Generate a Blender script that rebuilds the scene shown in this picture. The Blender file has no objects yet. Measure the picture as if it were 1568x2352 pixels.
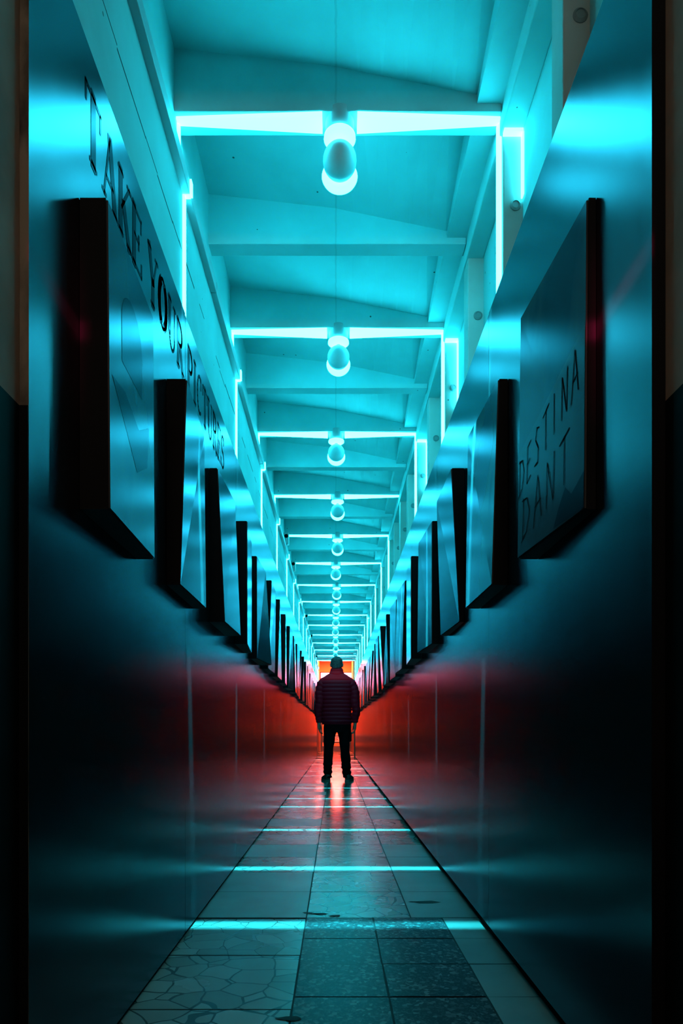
import bpy, bmesh, math, random
from mathutils import Vector, Matrix
random.seed(7)
SC = bpy.context.scene
COL = SC.collection

# ------------------------------------------------------------------ camera, world, exposure
CAM_H = 0.70; Z0 = CAM_H
F = 1540.0
cam = bpy.data.cameras.new('camera'); camo = bpy.data.objects.new('camera', cam); COL.objects.link(camo)
camo.location = (0, 0, CAM_H); camo.rotation_euler = (math.pi/2, 0, 0)
cam.sensor_fit = 'HORIZONTAL'; cam.sensor_width = 36.0; cam.lens = F/1568*36
cam.shift_x = (784-771)/1568; cam.shift_y = (1682-1176)/1568
cam.clip_start = 0.02; cam.clip_end = 100
SC.camera = camo
SC.view_settings.view_transform = 'Standard'
try: SC.view_settings.look = 'None'
except Exception: pass
SC.view_settings.gamma = 1; SC.view_settings.use_curve_mapping = False
SC.view_settings.exposure = 0.0
w = bpy.data.worlds.new('world'); SC.world = w; w.use_nodes = True
w.node_tree.nodes['Background'].inputs[0].default_value = (0.004, 0.006, 0.007, 1)
w.node_tree.nodes['Background'].inputs[1].default_value = 0.2
SC.cycles.max_bounces = 7; SC.cycles.diffuse_bounces = 3; SC.cycles.glossy_bounces = 5
SC.cycles.sample_clamp_indirect = 6.0
SC.cycles.caustics_reflective = False; SC.cycles.caustics_refractive = False

CYAN = (0.022, 0.77, 1.0)
CAST_L = 27.0  # glow of the bars that stand for cast light
RING_L = 24.0
SHEET_W = 3600.0
RED_W = 2600.0
WARM_W = 9.0

def area_light(name, loc, rot, sx, sy, power, color):
    l = bpy.data.lights.new(name, 'AREA'); l.shape = 'RECTANGLE'; l.size = sx; l.size_y = sy
    l.energy = power; l.color = color
    o = bpy.data.objects.new(name, l); COL.objects.link(o); o.location = loc; o.rotation_euler = rot
    return o
# warm lamp of the room behind the camera
area_light('warm_room_light', (0, -1.2, 2.75), (math.radians(50), 0, 0), 0.7, 0.5, WARM_W, (1.0, 0.80, 0.60))

# red lamp behind the camera, shaped by angle into a flat red fan at shoulder height
rl = bpy.data.lights.new('red_slit_light', 'POINT'); rl.energy = RED_W; rl.shadow_soft_size = .004; rl.color = (1.0, .03, .16)
rl.use_nodes = True
rnt = rl.node_tree
_ge = rnt.nodes.new('ShaderNodeNewGeometry'); _sp = rnt.nodes.new('ShaderNodeSeparateXYZ'); _ab = rnt.nodes.new('ShaderNodeMath'); _ab.operation = 'ABSOLUTE'
_rp = rnt.nodes.new('ShaderNodeValToRGB')
_rp.color_ramp.elements[0].position = .005; _rp.color_ramp.elements[0].color = (1, 1, 1, 1)
_rp.color_ramp.elements[1].position = .070; _rp.color_ramp.elements[1].color = (0, 0, 0, 1)
_e = _rp.color_ramp.elements.new(.0085); _e.color = (.10, .10, .10, 1)
rnt.links.new(_ge.outputs['Incoming'], _sp.inputs[0]); rnt.links.new(_sp.outputs['Z'], _ab.inputs[0]); rnt.links.new(_ab.outputs[0], _rp.inputs[0])
_ax = rnt.nodes.new('ShaderNodeMath'); _ax.operation = 'ABSOLUTE'; rnt.links.new(_sp.outputs['X'], _ax.inputs[0])
_rx = rnt.nodes.new('ShaderNodeValToRGB')               # strength by side angle, shaped to redden only the man and the wall stripes
_ax.operation = 'ADD'; _ax.inputs[1].default_value = .5
for _p, _v in ((-.184, 0), (-.180, .5), (-.174, .5), (-.166, 0), (-.06, 0), (-.045, .5), (.045, .5), (.06, 0), (.168, 0), (.178, 1.3), (.1865, 1.3), (.189, 0)):
    _q = _rx.color_ramp.elements.new(.5+_p); _q.color = (_v, _v, _v, 1)
_rx.color_ramp.elements[0].color = (0, 0, 0, 1); _rx.color_ramp.elements[-1].color = (0, 0, 0, 1)
rnt.links.new(_ax.outputs[0], _rx.inputs[0])
_mm = rnt.nodes.new('ShaderNodeMath'); _mm.operation = 'MULTIPLY'
rnt.links.new(_rp.outputs[0], _mm.inputs[0]); rnt.links.new(_rx.outputs[0], _mm.inputs[1])
rnt.links.new(_mm.outputs[0], rnt.nodes['Emission'].inputs['Strength'])
rlo = bpy.data.objects.new('red_slit_light', rl); COL.objects.link(rlo); rlo.location = (0, -1.6, Z0 + .81)

# depth of every lit beam (from its height in the photograph)
HB = 2.33                                             # beam underside above the camera
STRIP_Y = [285, 765, 998, 1140, 1230.6, 1293.6, 1343.6, 1381.8, 1412.5, 1435.7, 1458, 1476.5, 1492.6, 1505.8, 1516.7]
DN = [F*HB/(1682-y) for y in STRIP_Y]
D_END = 18.4                                          # end of the boarded walls
D_UP = 22.3                                           # end of the beams
D_BACK = 25.0
def Z(z): return z + CAM_H

# ------------------------------------------------------------------ helpers
def new_mat(name):
    m = bpy.data.materials.new(name); m.use_nodes = True
    nt = m.node_tree; b = nt.nodes['Principled BSDF']
    return m, nt, b
def N(nt, typ, **kw):
    n = nt.nodes.new(typ)
    for k, v in kw.items():
        if k.startswith('i_'): n.inputs[k[2:].replace('_', ' ')].default_value = v
        else: setattr(n, k, v)
    return n
def simple(name, col, rough=0.6, spec=0.5, metal=0.0):
    m, nt, b = new_mat(name)
    b.inputs['Base Color'].default_value = (*col, 1); b.inputs['Roughness'].default_value = rough
    b.inputs['Specular IOR Level'].default_value = spec; b.inputs['Metallic'].default_value = metal
    return m
def mottled(name, c1, c2, scale=4, rough=0.7, stretch=(1, 1, 1), bump=0.0, detail=6, lo=.35, hi=.65):
    m, nt, b = new_mat(name)
    tc = N(nt, 'ShaderNodeTexCoord'); mp = N(nt, 'ShaderNodeMapping'); mp.inputs['Scale'].default_value = stretch
    nz = N(nt, 'ShaderNodeTexNoise'); nz.inputs['Scale'].default_value = scale; nz.inputs['Detail'].default_value = detail
    rp = N(nt, 'ShaderNodeValToRGB')
    rp.color_ramp.elements[0].position = lo; rp.color_ramp.elements[0].color = (*c1, 1)
    rp.color_ramp.elements[1].position = hi; rp.color_ramp.elements[1].color = (*c2, 1)
    nt.links.new(tc.outputs['Object'], mp.inputs[0]); nt.links.new(mp.outputs[0], nz.inputs['Vector'])
    nt.links.new(nz.outputs['Fac'], rp.inputs[0]); nt.links.new(rp.outputs[0], b.inputs['Base Color'])
    b.inputs['Roughness'].default_value = rough
    if bump:
        bp = N(nt, 'ShaderNodeBump'); bp.inputs['Strength'].default_value = bump; bp.inputs['Distance'].default_value = .01
        nt.links.new(nz.outputs['Fac'], bp.inputs['Height']); nt.links.new(bp.outputs[0], b.inputs['Normal'])
    return m
def emit(name, col, s):
    m, nt, b = new_mat(name)
    b.inputs['Base Color'].default_value = (.8, .8, .8, 1)
    b.inputs['Emission Color'].default_value = (*col, 1); b.inputs['Emission Strength'].default_value = s
    return m

def bm_new(): return bmesh.new()
def box(bm, x0, x1, y0, y1, z0, z1, mi=0):
    v = [bm.verts.new((x, y, z)) for x in (x0, x1) for y in (y0, y1) for z in (z0, z1)]
    fs = [(0, 1, 3, 2), (4, 6, 7, 5), (0, 4, 5, 1), (2, 3, 7, 6), (0, 2, 6, 4), (1, 5, 7, 3)]
    for f in fs:
        fc = bm.faces.new([v[i] for i in f]); fc.material_index = mi
def hexa(bm, c, mi=0):
    """8 corners ordered x-major as in box()"""
    v = [bm.verts.new(p) for p in c]
    out = []
    for f in [(0, 1, 3, 2), (4, 6, 7, 5), (0, 4, 5, 1), (2, 3, 7, 6), (0, 2, 6, 4), (1, 5, 7, 3)]:
        fc = bm.faces.new([v[i] for i in f]); fc.material_index = mi; out.append(fc)
    return out
def quad(bm, pts, mi=0):
    f = bm.faces.new([bm.verts.new(p) for p in pts]); f.material_index = mi; return f
def obj(name, bm, mats, parent=None, smooth=False, bevel=0.0, loc=None, recalc=True):
    if recalc: bmesh.ops.recalc_face_normals(bm, faces=bm.faces)
    me = bpy.data.meshes.new(name); bm.to_mesh(me); bm.free()
    for m in (mats if isinstance(mats, (list, tuple)) else [mats]): me.materials.append(m)
    if smooth:
        for p in me.polygons: p.use_smooth = True
    o = bpy.data.objects.new(name, me); COL.objects.link(o)
    if parent: o.parent = parent
    if loc: o.location = loc
    if bevel:
        b = o.modifiers.new('bevel', 'BEVEL'); b.width = bevel; b.segments = 2; b.limit_method = 'ANGLE'
    return o
def tag(o, label, cat, group=None):
    o['label'] = label; o['category'] = cat
    if group: o['group'] = group
    return o
def thing(name, label, cat, loc=(0, 0, 0), group=None):
    o = bpy.data.objects.new(name, None); COL.objects.link(o); o.location = loc
    o.empty_display_size = .05
    return tag(o, label, cat, group)
def struct(o): o['kind'] = 'structure'; return o
def copy_tree(o, parent=None):
    c = o.copy(); COL.objects.link(c)
    if parent: c.parent = parent
    for ch in list(o.children): copy_tree(ch, c)
    return c
def lathe(bm, prof, n=32, c=(0, 0, 0), axis='z', mi=0):
    rings = []
    for r, h in prof:
        ring = []
        for i in range(n):
            a = 2*math.pi*i/n
            if axis == 'z': p = (c[0]+r*math.cos(a), c[1]+r*math.sin(a), c[2]+h)
            else: p = (c[0]+r*math.cos(a), c[1]+h, c[2]+r*math.sin(a))
            ring.append(bm.verts.new(p))
        rings.append(ring)
    for a, b in zip(rings, rings[1:]):
        for i in range(n):
            f = bm.faces.new((a[i], a[(i+1) % n], b[(i+1) % n], b[i])); f.material_index = mi
    for r in (rings[0], rings[-1]):
        f = bm.faces.new(r); f.material_index = mi
def ordinal(k):
    return ['first', 'second', 'third', 'fourth', 'fifth', 'sixth', 'seventh', 'eighth', 'ninth', 'tenth', 'eleventh', 'twelfth',
            'thirteenth', 'fourteenth', 'fifteenth', 'sixteenth', 'seventeenth', 'eighteenth', 'nineteenth', 'twentieth',
            'twenty-first', 'twenty-second', 'twenty-third', 'twenty-fourth', 'twenty-fifth', 'twenty-sixth'][k]

# ------------------------------------------------------------------ materials
def concrete_mat(name, c1, c2, crack=False, rough=.75):
    m, nt, b = new_mat(name)
    tc = N(nt, 'ShaderNodeTexCoord')
    n1 = N(nt, 'ShaderNodeTexNoise'); n1.inputs['Scale'].default_value = 2.3; n1.inputs['Detail'].default_value = 8
    n2 = N(nt, 'ShaderNodeTexNoise'); n2.inputs['Scale'].default_value = 26; n2.inputs['Detail'].default_value = 4
    vo = N(nt, 'ShaderNodeTexVoronoi'); vo.inputs['Scale'].default_value = 9
    for n in (n1, n2, vo): nt.links.new(tc.outputs['Object'], n.inputs['Vector'])
    rp = N(nt, 'ShaderNodeValToRGB')
    rp.color_ramp.elements[0].position = .36; rp.color_ramp.elements[0].color = (*c1, 1)
    rp.color_ramp.elements[1].position = .62; rp.color_ramp.elements[1].color = (*c2, 1)
    nt.links.new(n1.outputs['Fac'], rp.inputs[0])
    # tiny pits
    pit = N(nt, 'ShaderNodeMath', operation='LESS_THAN'); pit.inputs[1].default_value = .045
    nt.links.new(vo.outputs['Distance'], pit.inputs[0])
    mx = N(nt, 'ShaderNodeMixRGB'); mx.inputs['Color2'].default_value = (.12, .12, .11, 1)
    nt.links.new(pit.outputs[0], mx.inputs['Fac']); nt.links.new(rp.outputs[0], mx.inputs['Color1'])
    last = mx.outputs[0]
    if crack:                                          # painted-over joint along the middle of the slabs
        sp = N(nt, 'ShaderNodeSeparateXYZ'); nt.links.new(tc.outputs['Object'], sp.inputs[0])
        wob = N(nt, 'ShaderNodeMath', operation='MULTIPLY_ADD'); wob.inputs[1].default_value = .010; wob.inputs[2].default_value = -.005
        nt.links.new(n2.outputs['Fac'], wob.inputs[0])
        ad = N(nt, 'ShaderNodeMath', operation='ADD'); nt.links.new(sp.outputs['X'], ad.inputs[0]); nt.links.new(wob.outputs[0], ad.inputs[1])
        ab = N(nt, 'ShaderNodeMath', operation='ABSOLUTE'); nt.links.new(ad.outputs[0], ab.inputs[0])
        lt = N(nt, 'ShaderNodeMath', operation='LESS_THAN'); lt.inputs[1].default_value = .004; nt.links.new(ab.outputs[0], lt.inputs[0])
        ml = N(nt, 'ShaderNodeMath', operation='MULTIPLY'); ml.inputs[1].default_value = .22; nt.links.new(lt.outputs[0], ml.inputs[0])
        m2 = N(nt, 'ShaderNodeMixRGB'); m2.inputs['Color2'].default_value = (.2, .2, .2, 1)
        nt.links.new(ml.outputs[0], m2.inputs['Fac']); nt.links.new(last, m2.inputs['Color1']); last = m2.outputs[0]
    nt.links.new(last, b.inputs['Base Color']); b.inputs['Roughness'].default_value = rough
    b.inputs['Specular IOR Level'].default_value = .35
    bp = N(nt, 'ShaderNodeBump'); bp.inputs['Strength'].default_value = .12; bp.inputs['Distance'].default_value = .004
    nt.links.new(n2.outputs['Fac'], bp.inputs['Height']); nt.links.new(bp.outputs[0], b.inputs['Normal'])
    return m
M = {}
M['paint'] = concrete_mat('painted_concrete', (.30, .54, .54), (.36, .66, .66), crack=True)
M['wallpaint'] = concrete_mat('painted_wall', (.30, .52, .51), (.36, .64, .63))
M['pillar'] = concrete_mat('pillar_concrete', (.42, .40, .36), (.56, .54, .50), rough=.85)
M['trunk'] = simple('grey_trunking', (.42, .43, .43), .5)
M['trunk_dark'] = simple('dark_groove', (.03, .03, .03), .8)
M['plaster'] = mottled('old_plaster', (.32, .20, .14), (.48, .31, .23), 5, .9, bump=.3)
M['brown'] = simple('dark_brown_dado', (.07, .030, .018), .6)
M['orangewall'] = simple('orange_wall_paint', (.80, .27, .09), .6)
M['dado'] = simple('black_green_dado', (.004, .005, .0045), .7, .1)
M['woodedge'] = mottled('mottled_board_edge', (.03, .022, .016), (.26, .21, .16), 9, .8, stretch=(1, 1, .5), lo=.40, hi=.56)
M['black'] = simple('matt_black', (.004, .004, .005), .6, .12)
M['blackgap'] = simple('black_gap', (.004, .004, .004), .9, .1)
M['strip'] = emit('cyan_cast_light', CYAN, CAST_L)  # emissive stand-in for lamp light falling on beams, walls and pillars
M['ring'] = emit('cyan_glow', CYAN, RING_L)
M['globe'] = simple('pale_globe', (.58, .72, .72), .45)
M['drum'] = simple('pale_drum', (.42, .44, .44), .5)
M['bolt'] = simple('grey_bolt', (.25, .25, .24), .6)

def gloss_over(nt, color, rough, ior=1.5, normal=None, tint=1.0):
    """satin coat over a matt body: diffuse and a Beckmann gloss mixed by Fresnel"""
    out = [n for n in nt.nodes if n.type == 'OUTPUT_MATERIAL'][0]
    for n in [n for n in nt.nodes if n.type == 'BSDF_PRINCIPLED']: nt.nodes.remove(n)
    df = N(nt, 'ShaderNodeBsdfDiffuse'); gl = N(nt, 'ShaderNodeBsdfAnisotropic', distribution='BECKMANN')
    fr = N(nt, 'ShaderNodeFresnel'); fr.inputs['IOR'].default_value = ior
    mx = N(nt, 'ShaderNodeMixShader')
    gl.inputs['Color'].default_value = (*(tint if isinstance(tint, tuple) else (tint,)*3), 1)
    if isinstance(color, tuple): df.inputs['Color'].default_value = (*color, 1)
    else: nt.links.new(color, df.inputs['Color'])
    if isinstance(rough, float): gl.inputs['Roughness'].default_value = rough
    else: nt.links.new(rough, gl.inputs['Roughness'])
    if normal is not None:
        for n in (df, gl): nt.links.new(normal, n.inputs['Normal'])
    nt.links.new(fr.outputs[0], mx.inputs[0]); nt.links.new(df.outputs[0], mx.inputs[1]); nt.links.new(gl.outputs[0], mx.inputs[2])
    nt.links.new(mx.outputs[0], out.inputs['Surface'])
def board_mat(name='dark_satin_board', base=.05, r0=.2, r1=.3):
    m, nt, b = new_mat(name)
    tc = N(nt, 'ShaderNodeTexCoord'); mp = N(nt, 'ShaderNodeMapping'); mp.inputs['Scale'].default_value = (1, 1, .05)
    nz = N(nt, 'ShaderNodeTexNoise'); nz.inputs['Scale'].default_value = 22; nz.inputs['Detail'].default_value = 5
    nt.links.new(tc.outputs['Object'], mp.inputs[0]); nt.links.new(mp.outputs[0], nz.inputs['Vector'])
    mr = N(nt, 'ShaderNodeMapRange'); mr.inputs['From Min'].default_value = .3; mr.inputs['From Max'].default_value = .7
    mr.inputs['To Min'].default_value = r0; mr.inputs['To Max'].default_value = r1
    nt.links.new(nz.outputs['Fac'], mr.inputs['Value']); gloss_over(nt, (base, base*1.05, base*1.1), mr.outputs[0], 1.60, None, (.76, .71, .83))
    return m
M['board'] = board_mat(base=.013, r0=.235, r1=.25)

def print_mat(seed, base=.060):
    """a printed photograph: soft grey shapes, different on every print"""
    m, nt, b = new_mat('photo_print')
    tc = N(nt, 'ShaderNodeTexCoord'); mp = N(nt, 'ShaderNodeMapping')
    mp.inputs['Location'].default_value = (seed*3.7, seed*1.9, seed*5.1); mp.inputs['Scale'].default_value = (1, 1.3, 1)
    nz = N(nt, 'ShaderNodeTexNoise'); nz.inputs['Scale'].default_value = 2.2; nz.inputs['Detail'].default_value = 3
    nz.inputs['Distortion'].default_value = .6
    nt.links.new(tc.outputs['Object'], mp.inputs[0]); nt.links.new(mp.outputs[0], nz.inputs['Vector'])
    rp = N(nt, 'ShaderNodeValToRGB'); e = rp.color_ramp.elements
    e[0].position = .38; e[0].color = (base*.5, base*.55, base*.7, 1)
    e[1].position = .52; e[1].color = (base*1.05, base*1.08, base*1.1, 1)
    nt.links.new(nz.outputs['Fac'], rp.inputs[0]); gloss_over(nt, rp.outputs[0], .22, 1.22, None, (.60, .58, .72))
    return m
PRINTS = [print_mat(i) for i in range(6)]

def mosaic_mat():
    m, nt, b = new_mat('crazy_mosaic_tile')
    tc = N(nt, 'ShaderNodeTexCoord')
    at = N(nt, 'ShaderNodeAttribute', attribute_name='tint')
    nz = N(nt, 'ShaderNodeTexNoise'); nz.inputs['Scale'].default_value = 5
    ad = N(nt, 'ShaderNodeMixRGB', blend_type='ADD'); ad.inputs['Fac'].default_value = .06
    nt.links.new(tc.outputs['Object'], nz.inputs['Vector'])
    nt.links.new(tc.outputs['Object'], ad.inputs['Color1']); nt.links.new(nz.outputs['Color'], ad.inputs['Color2'])
    v1 = N(nt, 'ShaderNodeTexVoronoi', feature='DISTANCE_TO_EDGE'); v1.inputs['Scale'].default_value = 11
    v2 = N(nt, 'ShaderNodeTexVoronoi', feature='F1'); v2.inputs['Scale'].default_value = 11
    for v in (v1, v2): nt.links.new(ad.outputs[0], v.inputs['Vector'])
    # width of the joints varies from tile to tile
    mw = N(nt, 'ShaderNodeMath', operation='MULTIPLY'); mw.inputs[1].default_value = .05
    nt.links.new(at.outputs['Fac'], mw.inputs[0])
    lt = N(nt, 'ShaderNodeMath', operation='LESS_THAN')
    nt.links.new(v1.outputs['Distance'], lt.inputs[0]); nt.links.new(mw.outputs[0], lt.inputs[1])
    bw = N(nt, 'ShaderNodeSeparateColor'); nt.links.new(v2.outputs['Color'], bw.inputs[0])
    rp = N(nt, 'ShaderNodeValToRGB'); e = rp.color_ramp.elements
    e[0].position = 0; e[0].color = (.26, .25, .215, 1); e[1].position = 1; e[1].color = (.40, .39, .345, 1)
    nt.links.new(bw.outputs['Red'], rp.inputs[0])
    mx = N(nt, 'ShaderNodeMixRGB'); mx.inputs['Color2'].default_value = (.08, .078, .066, 1)
    nt.links.new(lt.outputs[0], mx.inputs['Fac']); nt.links.new(rp.outputs[0], mx.inputs['Color1'])
    n2 = N(nt, 'ShaderNodeTexNoise'); n2.inputs['Scale'].default_value = 3; n2.inputs['Detail'].default_value = 8
    nt.links.new(tc.outputs['Object'], n2.inputs['Vector'])
    mu = N(nt, 'ShaderNodeMixRGB', blend_type='MULTIPLY'); mu.inputs['Fac'].default_value = .5
    nt.links.new(mx.outputs[0], mu.inputs['Color1']); nt.links.new(n2.outputs['Fac'], mu.inputs['Color2'])
    mr = N(nt, 'ShaderNodeMapRange'); mr.inputs['To Min'].default_value = .22; mr.inputs['To Max'].default_value = .31
    nt.links.new(n2.outputs['Fac'], mr.inputs['Value'])
    bp = N(nt, 'ShaderNodeBump'); bp.inputs['Strength'].default_value = .05; bp.inputs['Distance'].default_value = .001
    nt.links.new(mx.outputs[0], bp.inputs['Height'])
    gloss_over(nt, mu.outputs[0], mr.outputs[0], 1.36, bp.outputs[0], .72)
    return m
def terrazzo_mat():
    m, nt, b = new_mat('speckled_terrazzo_tile')
    tc = N(nt, 'ShaderNodeTexCoord')
    v = N(nt, 'ShaderNodeTexVoronoi', feature='F1'); v.inputs['Scale'].default_value = 85
    v3 = N(nt, 'ShaderNodeTexVoronoi', feature='F1'); v3.inputs['Scale'].default_value = 210
    nz = N(nt, 'ShaderNodeTexNoise'); nz.inputs['Scale'].default_value = 7; nz.inputs['Detail'].default_value = 6
    for n in (v, v3, nz): nt.links.new(tc.outputs['Object'], n.inputs['Vector'])
    s1 = N(nt, 'ShaderNodeSeparateColor'); nt.links.new(v.outputs['Color'], s1.inputs[0])
    s2 = N(nt, 'ShaderNodeSeparateColor'); nt.links.new(v3.outputs['Color'], s2.inputs[0])
    r1 = N(nt, 'ShaderNodeValToRGB'); e = r1.color_ramp.elements
    e[0].position = .70; e[0].color = (.032, .034, .036, 1); e[1].position = .98; e[1].color = (.22, .22, .21, 1)
    r2 = N(nt, 'ShaderNodeValToRGB'); e = r2.color_ramp.elements
    e[0].position = .6; e[0].color = (.028, .03, .032, 1); e[1].position = 1; e[1].color = (.11, .11, .105, 1)
    nt.links.new(s1.outputs['Red'], r1.inputs[0]); nt.links.new(s2.outputs['Green'], r2.inputs[0])
    lg = N(nt, 'ShaderNodeMixRGB', blend_type='LIGHTEN'); lg.inputs['Fac'].default_value = 1
    nt.links.new(r1.outputs[0], lg.inputs['Color1']); nt.links.new(r2.outputs[0], lg.inputs['Color2'])
    mu = N(nt, 'ShaderNodeMixRGB', blend_type='MULTIPLY'); mu.inputs['Fac'].default_value = .5
    nt.links.new(lg.outputs[0], mu.inputs['Color1']); nt.links.new(nz.outputs['Fac'], mu.inputs['Color2'])
    bp = N(nt, 'ShaderNodeBump'); bp.inputs['Strength'].default_value = .05; bp.inputs['Distance'].default_value = .001
    nt.links.new(s1.outputs['Red'], bp.inputs['Height'])
    gloss_over(nt, mu.outputs[0], .30, 1.2, bp.outputs[0], .5)
    return m
M['mosaic'] = mosaic_mat(); M['terrazzo'] = terrazzo_mat()
M['plaintile'] = mottled('plain_worn_tile', (.12, .117, .10), (.19, .185, .165), 3, .4)
M['grout'] = simple('dark_grout', (.012, .011, .010), .8)

# ------------------------------------------------------------------ floor
bm = bm_new()
tint = bm.loops.layers.float_color.new('tint')
XL, XR = -.60, .60
box(bm, XL, XR, -2.0, D_BACK+.1, -.06, -.003, 3)
def tile(x0, x1, y0, y1, mi):
    g = .0028
    jz = random.uniform(-.0006, .0006)
    jit = lambda: random.uniform(-.0012, .0012)
    f = quad(bm, [(x0+g+jit(), y0+g+jit(), jz), (x1-g+jit(), y0+g+jit(), jz), (x1-g+jit(), y1-g+jit(), jz), (x0+g+jit(), y1-g+jit(), jz)], mi)
    t = random.uniform(.15, .95)
    for l in f.loops: l[tint] = (t, t, t, 1)
X1 = -.111
Y0 = 2.53
yy = 2.105 - .41*9
while yy < Y0-.05:                                    # left column of mosaic squares near the camera
    y1 = min(yy+.41, Y0) if yy+.41 > Y0-.08 else yy+.41
    tile(XL, X1, yy, y1, 0); yy = y1
    if yy >= Y0-.02: break
cols = [(X1, .14), (.14, .40), (.40, XR)]
yy = Y0
while yy > -1.9:                                      # speckled squares on the right near the camera
    for k, (a, c) in enumerate(cols): tile(a, c, yy-.252, yy, 1 if k < 2 else 2)
    yy -= .252
yy = Y0
while yy < D_BACK:
    h = min(.412, D_BACK-yy)
    for k, (a, c) in enumerate([(XL, X1), (X1, .283), (.283, XR)]):
        tile(a, c, yy, yy+h, 2 if (random.random() < .25 and k != 1) or (k == 2 and yy < 4) else 0)
    yy += h
# broken corners and chips
for (px, py, s) in [(705, 2097, .022), (730, 2099, .03), (975, 2073, .05), (950, 2072, .02), (668, 2340, .03), (770, 2104, .025)]:
    d = F*CAM_H/(py-1682); x = (px-771)*d/F
    pts = []
    for k in range(6):
        a = 2*math.pi*k/6
        pts.append((x+s*1.2*math.cos(a)*random.uniform(.6, 1.2), d+s*.55*math.sin(a)*random.uniform(.5, 1.2), .0012))
    quad(bm, pts, 3)
floor = struct(obj('floor', bm, [M['mosaic'], M['terrazzo'], M['plaintile'], M['grout']], recalc=False))

# ------------------------------------------------------------------ walls behind the boards, upper walls
XPL, XPR = -.517, .525                                # faces of the boards
Y_NEAR = 1.128
WM = [M['wallpaint'], M['plaster'], M['dado'], M['brown'], M['orangewall']]
def wall(name, *boxes):
    bm = bm_new()
    for b_ in boxes: box(bm, *b_)
    return struct(obj(name, bm, WM))
wall('wall_left', (-.80, -.607, Y_NEAR, D_UP, Z(2.055), Z(2.80), 0))
wall('wall_left', (-.80, -.585, Y_NEAR, D_END, -.05, Z(2.055), 0))
wall('wall_left', (-.80, -.532, -2.0, Y_NEAR, 1.25, 3.6, 1), (-.80, -.532, -2.0, Y_NEAR, -.05, 1.25, 2))
wall('wall_left', (-.80, -.585, D_END, D_UP, -.05, Z(1.45), 3), (-.80, -.585, D_END, D_UP, Z(1.45), Z(2.055), 0))
wall('wall_left', (-.80, -.60, D_UP, D_BACK, -.05, Z(1.45), 3), (-.80, -.60, D_UP, D_BACK, Z(1.45), Z(2.80), 4))
wall('wall_right', (.707, .95, 1.113, D_UP, Z(1.36), Z(2.80), 0))
wall('wall_right', (.557, .95, 1.113, D_END, -.05, Z(1.36), 0))
wall('wall_right', (.547, .95, -2.0, 1.113, 1.25, 3.6, 1), (.547, .95, -2.0, 1.113, -.05, 1.25, 2))
wall('wall_right', (.575, .95, D_END, D_BACK, -.05, Z(1.36), 3))
wall('wall_right', (.575, .95, D_UP, D_BACK, Z(1.36), Z(2.80), 4))
bm = bm_new(); box(bm, -.8, .95, -2.15, -2.0, -.05, 3.6)
struct(obj('wall_back', bm, M['plaster']))

# dark boards fixed along both walls, one by one
tn = 0
ZT = Z(1.436)
y = Y_NEAR
while y < D_END-.01:
    y1 = min(y+1.175, D_END)
    for side in (-1, 1):
        tn += 1
        bm = bm_new()
        g = .0015
        ys = y if y > Y_NEAR+.01 else (Y_NEAR if side < 0 else 1.113)
        if side < 0: box(bm, -.584, XPL, ys+g, y1-g, .012, ZT + random.uniform(-.004, .004))
        else: box(bm, XPR, .556, ys+g, y1-g, .035, ZT + random.uniform(-.004, .004))
        for f in bm.faces:                            # bare edge towards the camera on the first board
            if y < Y_NEAR+.01 and abs(f.calc_center_median().y-(ys+g)) < .002: f.material_index = 1
        if side < 0 and y < Y_NEAR+.01: box(bm, -.533, XPL-.0005, ys-.001, ys+g, .012, 1.25, 2)
        struct(obj('trim_%d' % tn, bm, [M['board'], M['woodedge'] if side < 0 else M['black'], M['dado']]))
    y = y1
# black strips for the shade in the gap under the boards
bm = bm_new(); box(bm, -.583, -.522, Y_NEAR, D_END, -.002, .012); struct(obj('gap_shade_left', bm, M['blackgap']))
bm = bm_new(); box(bm, .540, .556, 1.113, D_END, -.002, .035); struct(obj('gap_shade_right', bm, M['blackgap']))

# ------------------------------------------------------------------ ceiling slabs, edge beam, cross beams, pillars
stations = [1.10]                                     # every beam, lit or plain
plain = [1.897]
for a, b_ in zip(DN, DN[1:]): plain.append((a+b_)/2)
allb = sorted(plain+DN)
edges = [.35]+allb+[D_UP]
bm = bm_new()
for a, c in zip(edges, edges[1:]):
    zl, zc, zr0, zr1 = Z(2.57), Z(2.50), Z(2.50), Z(2.385)
    quad(bm, [(-.62, a, zl), (0, a, zc), (0, c, zc), (-.62, c, zl)])
    # right half twists down towards the next beam
    n = 6
    for i in range(n):
        t0, t1 = i/n, (i+1)/n
        x0, x1 = .53*t0, .53*t1
        quad(bm, [(x0, a, zc+(zr0-zc)*t0), (x1, a, zc+(zr0-zc)*t1), (x1, c, zc+(zr1-zc)*t1), (x0, c, zc+(zr1-zc)*t0)])
    quad(bm, [(.53, a, zr0), (.53, c, zr1), (.53, c, Z(2.36)), (.53, a, Z(2.36))])
    quad(bm, [(.53, a, Z(2.36)), (.53, c, Z(2.36)), (.624, c, Z(2.36)), (.624, a, Z(2.36))])
box(bm, -.62, .72, .35, D_UP, Z(2.62), Z(2.80))       # slab above
box(bm, -.80, .95, -2.0, .35, Z(2.55), Z(2.80))
box(bm, -.62, .62, D_UP, D_BACK, Z(2.66), Z(2.80))
struct(obj('ceiling', bm, M['paint'], recalc=False))
bm = bm_new(); box(bm, .624, .707, .36, D_UP, Z(2.27), Z(2.62))
struct(obj('edge_beam', bm, M['wallpaint'], bevel=.004))
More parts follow.
